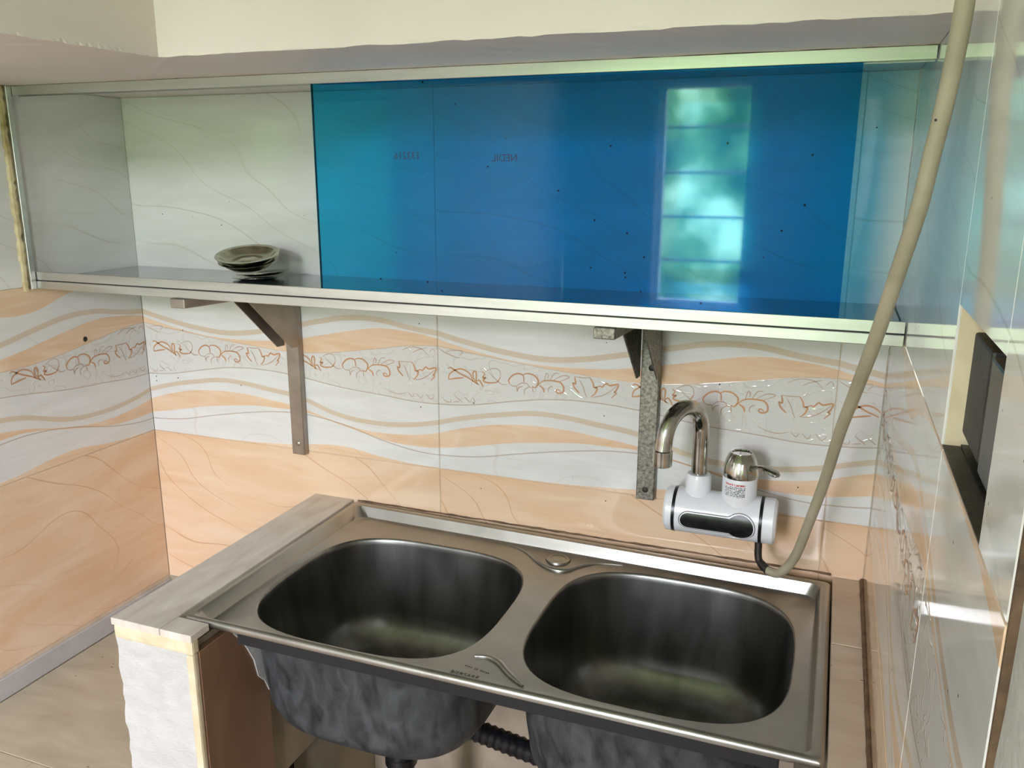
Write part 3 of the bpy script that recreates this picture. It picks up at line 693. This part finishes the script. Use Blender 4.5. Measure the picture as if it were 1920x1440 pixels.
# ------------------------------------------------------------------ steel lids on the shelf
def lid_prof(r, h):
    return [(0, h*.35), (r*.20, h*.40), (r*.30, h*.25), (r*.42, h*.12), (r*.62, h*.12), (r*.78, h*.55), (r*.86, h*.95), (r*1.0, h), (r*1.0, h*.94), (r*.86, h*.86), (r*.80, h*.45), (r*.64, 0), (r*.3, 0.0), (0, 0)]
def lid(label, loc, r, h, tilt=(0, 0)):
    e = lathe('steel_lid', lid_prof(r, h), M['lid_steel'], None, 48)
    e.location = loc; e.rotation_euler = (tilt[0], tilt[1], 0)
    return tag(e, label, 'lid', 'steel lids stacked on the shelf')
LX, LY = -0.938, -0.085
def flat_prof(r): return [(0, .0035), (r*.55, .0035), (r*.62, .0022), (r*.9, .0045), (r, .0050), (r, .0043), (r*.9, .0035), (r*.6, .0), (0, .0)]
for k, (dx, dy, dz, r, lb) in enumerate(((0.008, 0, .3892, .040, 'flat steel lid lying on the shelf under the other lids'), (0.014, .004, .3955, .041, 'flat steel lid with a bent rim resting on the lowest lid'))):
    o = lathe('steel_lid', flat_prof(r), M['lid_steel'], None, 40); o.location = (LX+dx, LY+dy, dz); o.rotation_euler = (0, -0.03-0.05*k, 0); tag(o, lb, 'lid', 'steel lids stacked on the shelf')
lid('tarnished dish-shaped steel lid tilted under the topmost lid', (LX-.008, LY, .4085), .0470, .013, (0.21, 0.06))
lid('shiny dish-shaped steel lid tilted on top of the lid stack', (LX-.008, LY-.002, .4175), .0500, .012, (0.21, 0.06))

# ------------------------------------------------------------------ electric tap
fx = empty('electric_tap', (-0.195, -0.005, 0.094))
AY, AZ, BR = -0.068, 0.0945, 0.0315
AX = Matrix.Rotation(HP, 4, 'Y')
def xl(name, prof, mat, parent): return lathe(name, prof, mat, parent, 48, Matrix.Translation((0, AY, AZ)) @ AX)
body = xl('body', [(0, -.2705), (BR-.004, -.2705), (BR, -.267), (BR, -.1235), (BR-.004, -.120), (0, -.120)], M['white_plastic'], fx)
for xr in (-.2565, -.1395): xl('black_ring', [(BR-.001, xr-.0022), (BR+.0006, xr-.0022), (BR+.0006, xr+.0022), (BR-.001, xr+.0022)], M['black_plastic'], body)
def display_patch(name, x0, xc, hh, rc, t0, g, rr, mat, parent):
    hh += g; rc += g; xa = x0-g; xe = xc+rc; bm = bmesh.new(); cols = []; n = 44; mrow = 9
    for i in range(n+1):
        x = xa + (xe-xa)*(0.5-0.5*math.cos(math.pi*i/n)); h = 0.0
        if x < xa+hh: h = math.sqrt(max(0, hh*hh-(x-xa-hh)**2))
        elif x <= xc: h = hh
        if abs(x-xc) < rc: h = max(h, math.sqrt(rc*rc-(x-xc)**2))
        h = max(h, 1e-5); col = []
        for k in range(mrow):
            ph = (t0 + h*(2*k/(mrow-1)-1))/rr
            col.append(bm.verts.new((x, AY-rr*math.cos(ph), AZ+rr*math.sin(ph))))
        cols.append(col)
    for p_, q_ in zip(cols, cols[1:]): bridge(bm, p_, q_, False)
    return add(name, bm, mat, parent, True)
PC = (-.2455, -.1655, .0112, .0178, -.0035)
display_patch('display_groove', *PC, .0026, BR+.0003, M['grey_brown'], body)
display_patch('display_border', *PC, .0016, BR+.0006, M['white_plastic'], body)
dp = display_patch('display', *PC, 0.0, BR+.0014, M['black_glossy'], body); dp['label'] = 'black display window'
SXp, LXp = -.2277, -.172
lathe('spout_collar', [(.0175, -.03), (.0175, .0235), (.0168, .0240), (.0168, .0248), (.0175, .0253), (.0175, .047), (.0155, .052), (.010, .052)], M['white_plastic'], fx, 36, Matrix.Translation((SXp, AY, .0985)))
d = Vector((-.46, -.89, 0)).normalized(); R_ = .0405
c0 = Vector((SXp, AY, .2115)) + d*R_
pts = [Vector((SXp, AY, .14)), Vector((SXp, AY, .175))] + [c0 - d*R_*math.cos(math.pi*k/24) + Vector((0, 0, R_*math.sin(math.pi*k/24))) for k in range(24)]
pts += [c0 + d*R_*1.0, c0 + d*(R_*1.0+.002) - Vector((0, 0, .012))]
tube('spout', pts, .0108, M['chrome'], fx, 24)
e_ = pts[-1]
noz = tube('nozzle', [e_+Vector((0, 0, .003)), e_+Vector((0, 0, .002)), e_-d*0-Vector((0, 0, .018)), e_-Vector((0, 0, .019))], lambda i: (.0115, .0126, .0126, .0115)[i], M['chrome'], fx, 28)
lathe('valve_stub', [(.0232, -.03), (.0232, .053), (.0225, .0545), (.01, .0545)], M['white_plastic'], fx, 40, Matrix.Translation((LXp, AY, .102)))
dome = lathe('valve_dome', [(.0236, .0), (.0240, .004), (.0232, .012), (.0205, .022), (.0172, .0295), (.0150, .0320), (.0146, .0335), (.0130, .0335), (.0122, .0318), (0, .0316)], M['chrome'], fx, 40, Matrix.Translation((LXp, AY, .1545)))
lv = bmesh.new()
sp = spline([(LXp+.010, AY-.012, .1665), (LXp+.020, AY-.016, .1735), (LXp+.030, AY-.019, .1755), (LXp+.040, AY-.022, .1725), (LXp+.052, AY-.025, .1690)], 6)
btube(lv, sp, lambda i: (.0052 if i < 12 else .0052+.0042*math.sin(math.pi*min(1, (i-12)/13))) * (1 if i < 23 else .62), 16, True, 0.5)
add('lever', lv, M['chrome'], fx, True)
# printed label wrapped round the valve stub
lb = bmesh.new(); rr = .0235; cols = []
for k in range(15):
    a = math.radians(-138 + 72*k/14)
    cols.append([lb.verts.new((LXp+rr*math.cos(a), AY+rr*math.sin(a), z)) for z in (.1195, .150)])
for p_, q_ in zip(cols, cols[1:]): lb.faces.new((p_[0], q_[0], q_[1], p_[1]))
lo_ = add('warning_label', lb, M['label'], fx, True)
for v in lo_.data.vertices: v.co.z -= .1195
lo_.location.z += .1195
lo_['label'] = 'printed white warning label'
for xx in (-.2277, -.172): cyl('wall_elbow', (xx, AY+.01, AZ), (xx, -.0005, AZ), .013, M['white_plastic'], fx)
tag(fx, 'white electric tap with black display and curved chrome spout on the tiled wall', 'tap')

# ------------------------------------------------------------------ supply hose hanging by the right wall
hp = [(-.1409, -.075, .0598), (-.1385, -.080, .0404), (-.1250, -.09, .0314), (-.1094, -.1, .0357), (-.0921, -.12, .0701), (-.0795, -.15, .129), (-.0663, -.2, .2047), (-.0564, -.28, .2907), (-.0489, -.34, .344), (-.0393, -.42, .4144), (-.0333, -.46, .4612), (-.0242, -.505, .526), (-.0204, -.515, .5634), (-.0169, -.525, .5985), (-.0146, -.535, .6314), (-.0138, -.545, .6624), (-.0136, -.55, .6864), (-.0125, -.556, .76), (-.010, -.56, .86), (-.002, -.562, .93)]
ho = empty('supply_hose', (-.05, -.3, .35))
tube('hose_run', spline(hp[2:], 8), .0062, M['hose'], ho, 18)
tube('hose_end', spline([(-.1412, -.0735, .0615)] + hp[:3] + [(-.119, -.093, .0312)], 6), lambda i: .0050 if i < 14 else .0058, M['dark_metal'], ho, 16)
tag(ho, 'beige grey hose hanging from above down to the tap beside the right wall', 'hose')

# ------------------------------------------------------------------ electrical box in the right wall recess
eb = empty('socket_box', (RD, (RY0+RY1)/2, RZ0))
boxes('box_shell', [((RD-.002, RY0+.004, RZ0+.003), (RD-.0002, RY1-.002, RZ1-.003)), ((RD-.012, RY0+.004, RZ0+.001), (RD-.002, RY1-.004, RZ0+.003))], M['dark_metal'], eb)
box('socket_module', (RD-.016, RY0+.020, RZ0+.014), (RD-.0021, RY0+.075, RZ1-.014), M['black_plastic'], eb, 0.002, 2)
box('switch_module', (RD-.014, RY0+.090, RZ0+.014), (RD-.0021, RY1-.014, RZ1-.014), M['dark_metal'], eb, 0.002, 2)
box('dark_sill_plate', (0.0006, RY0+.001, RZ0), (RD-.012, RY1-.001, RZ0+.0009), M['grey_brown'], eb)  # thin dark grey-brown plate over the bottom of the recess
tag(eb, 'dark dirty socket box sunk in a cream recess of the right wall', 'socket')
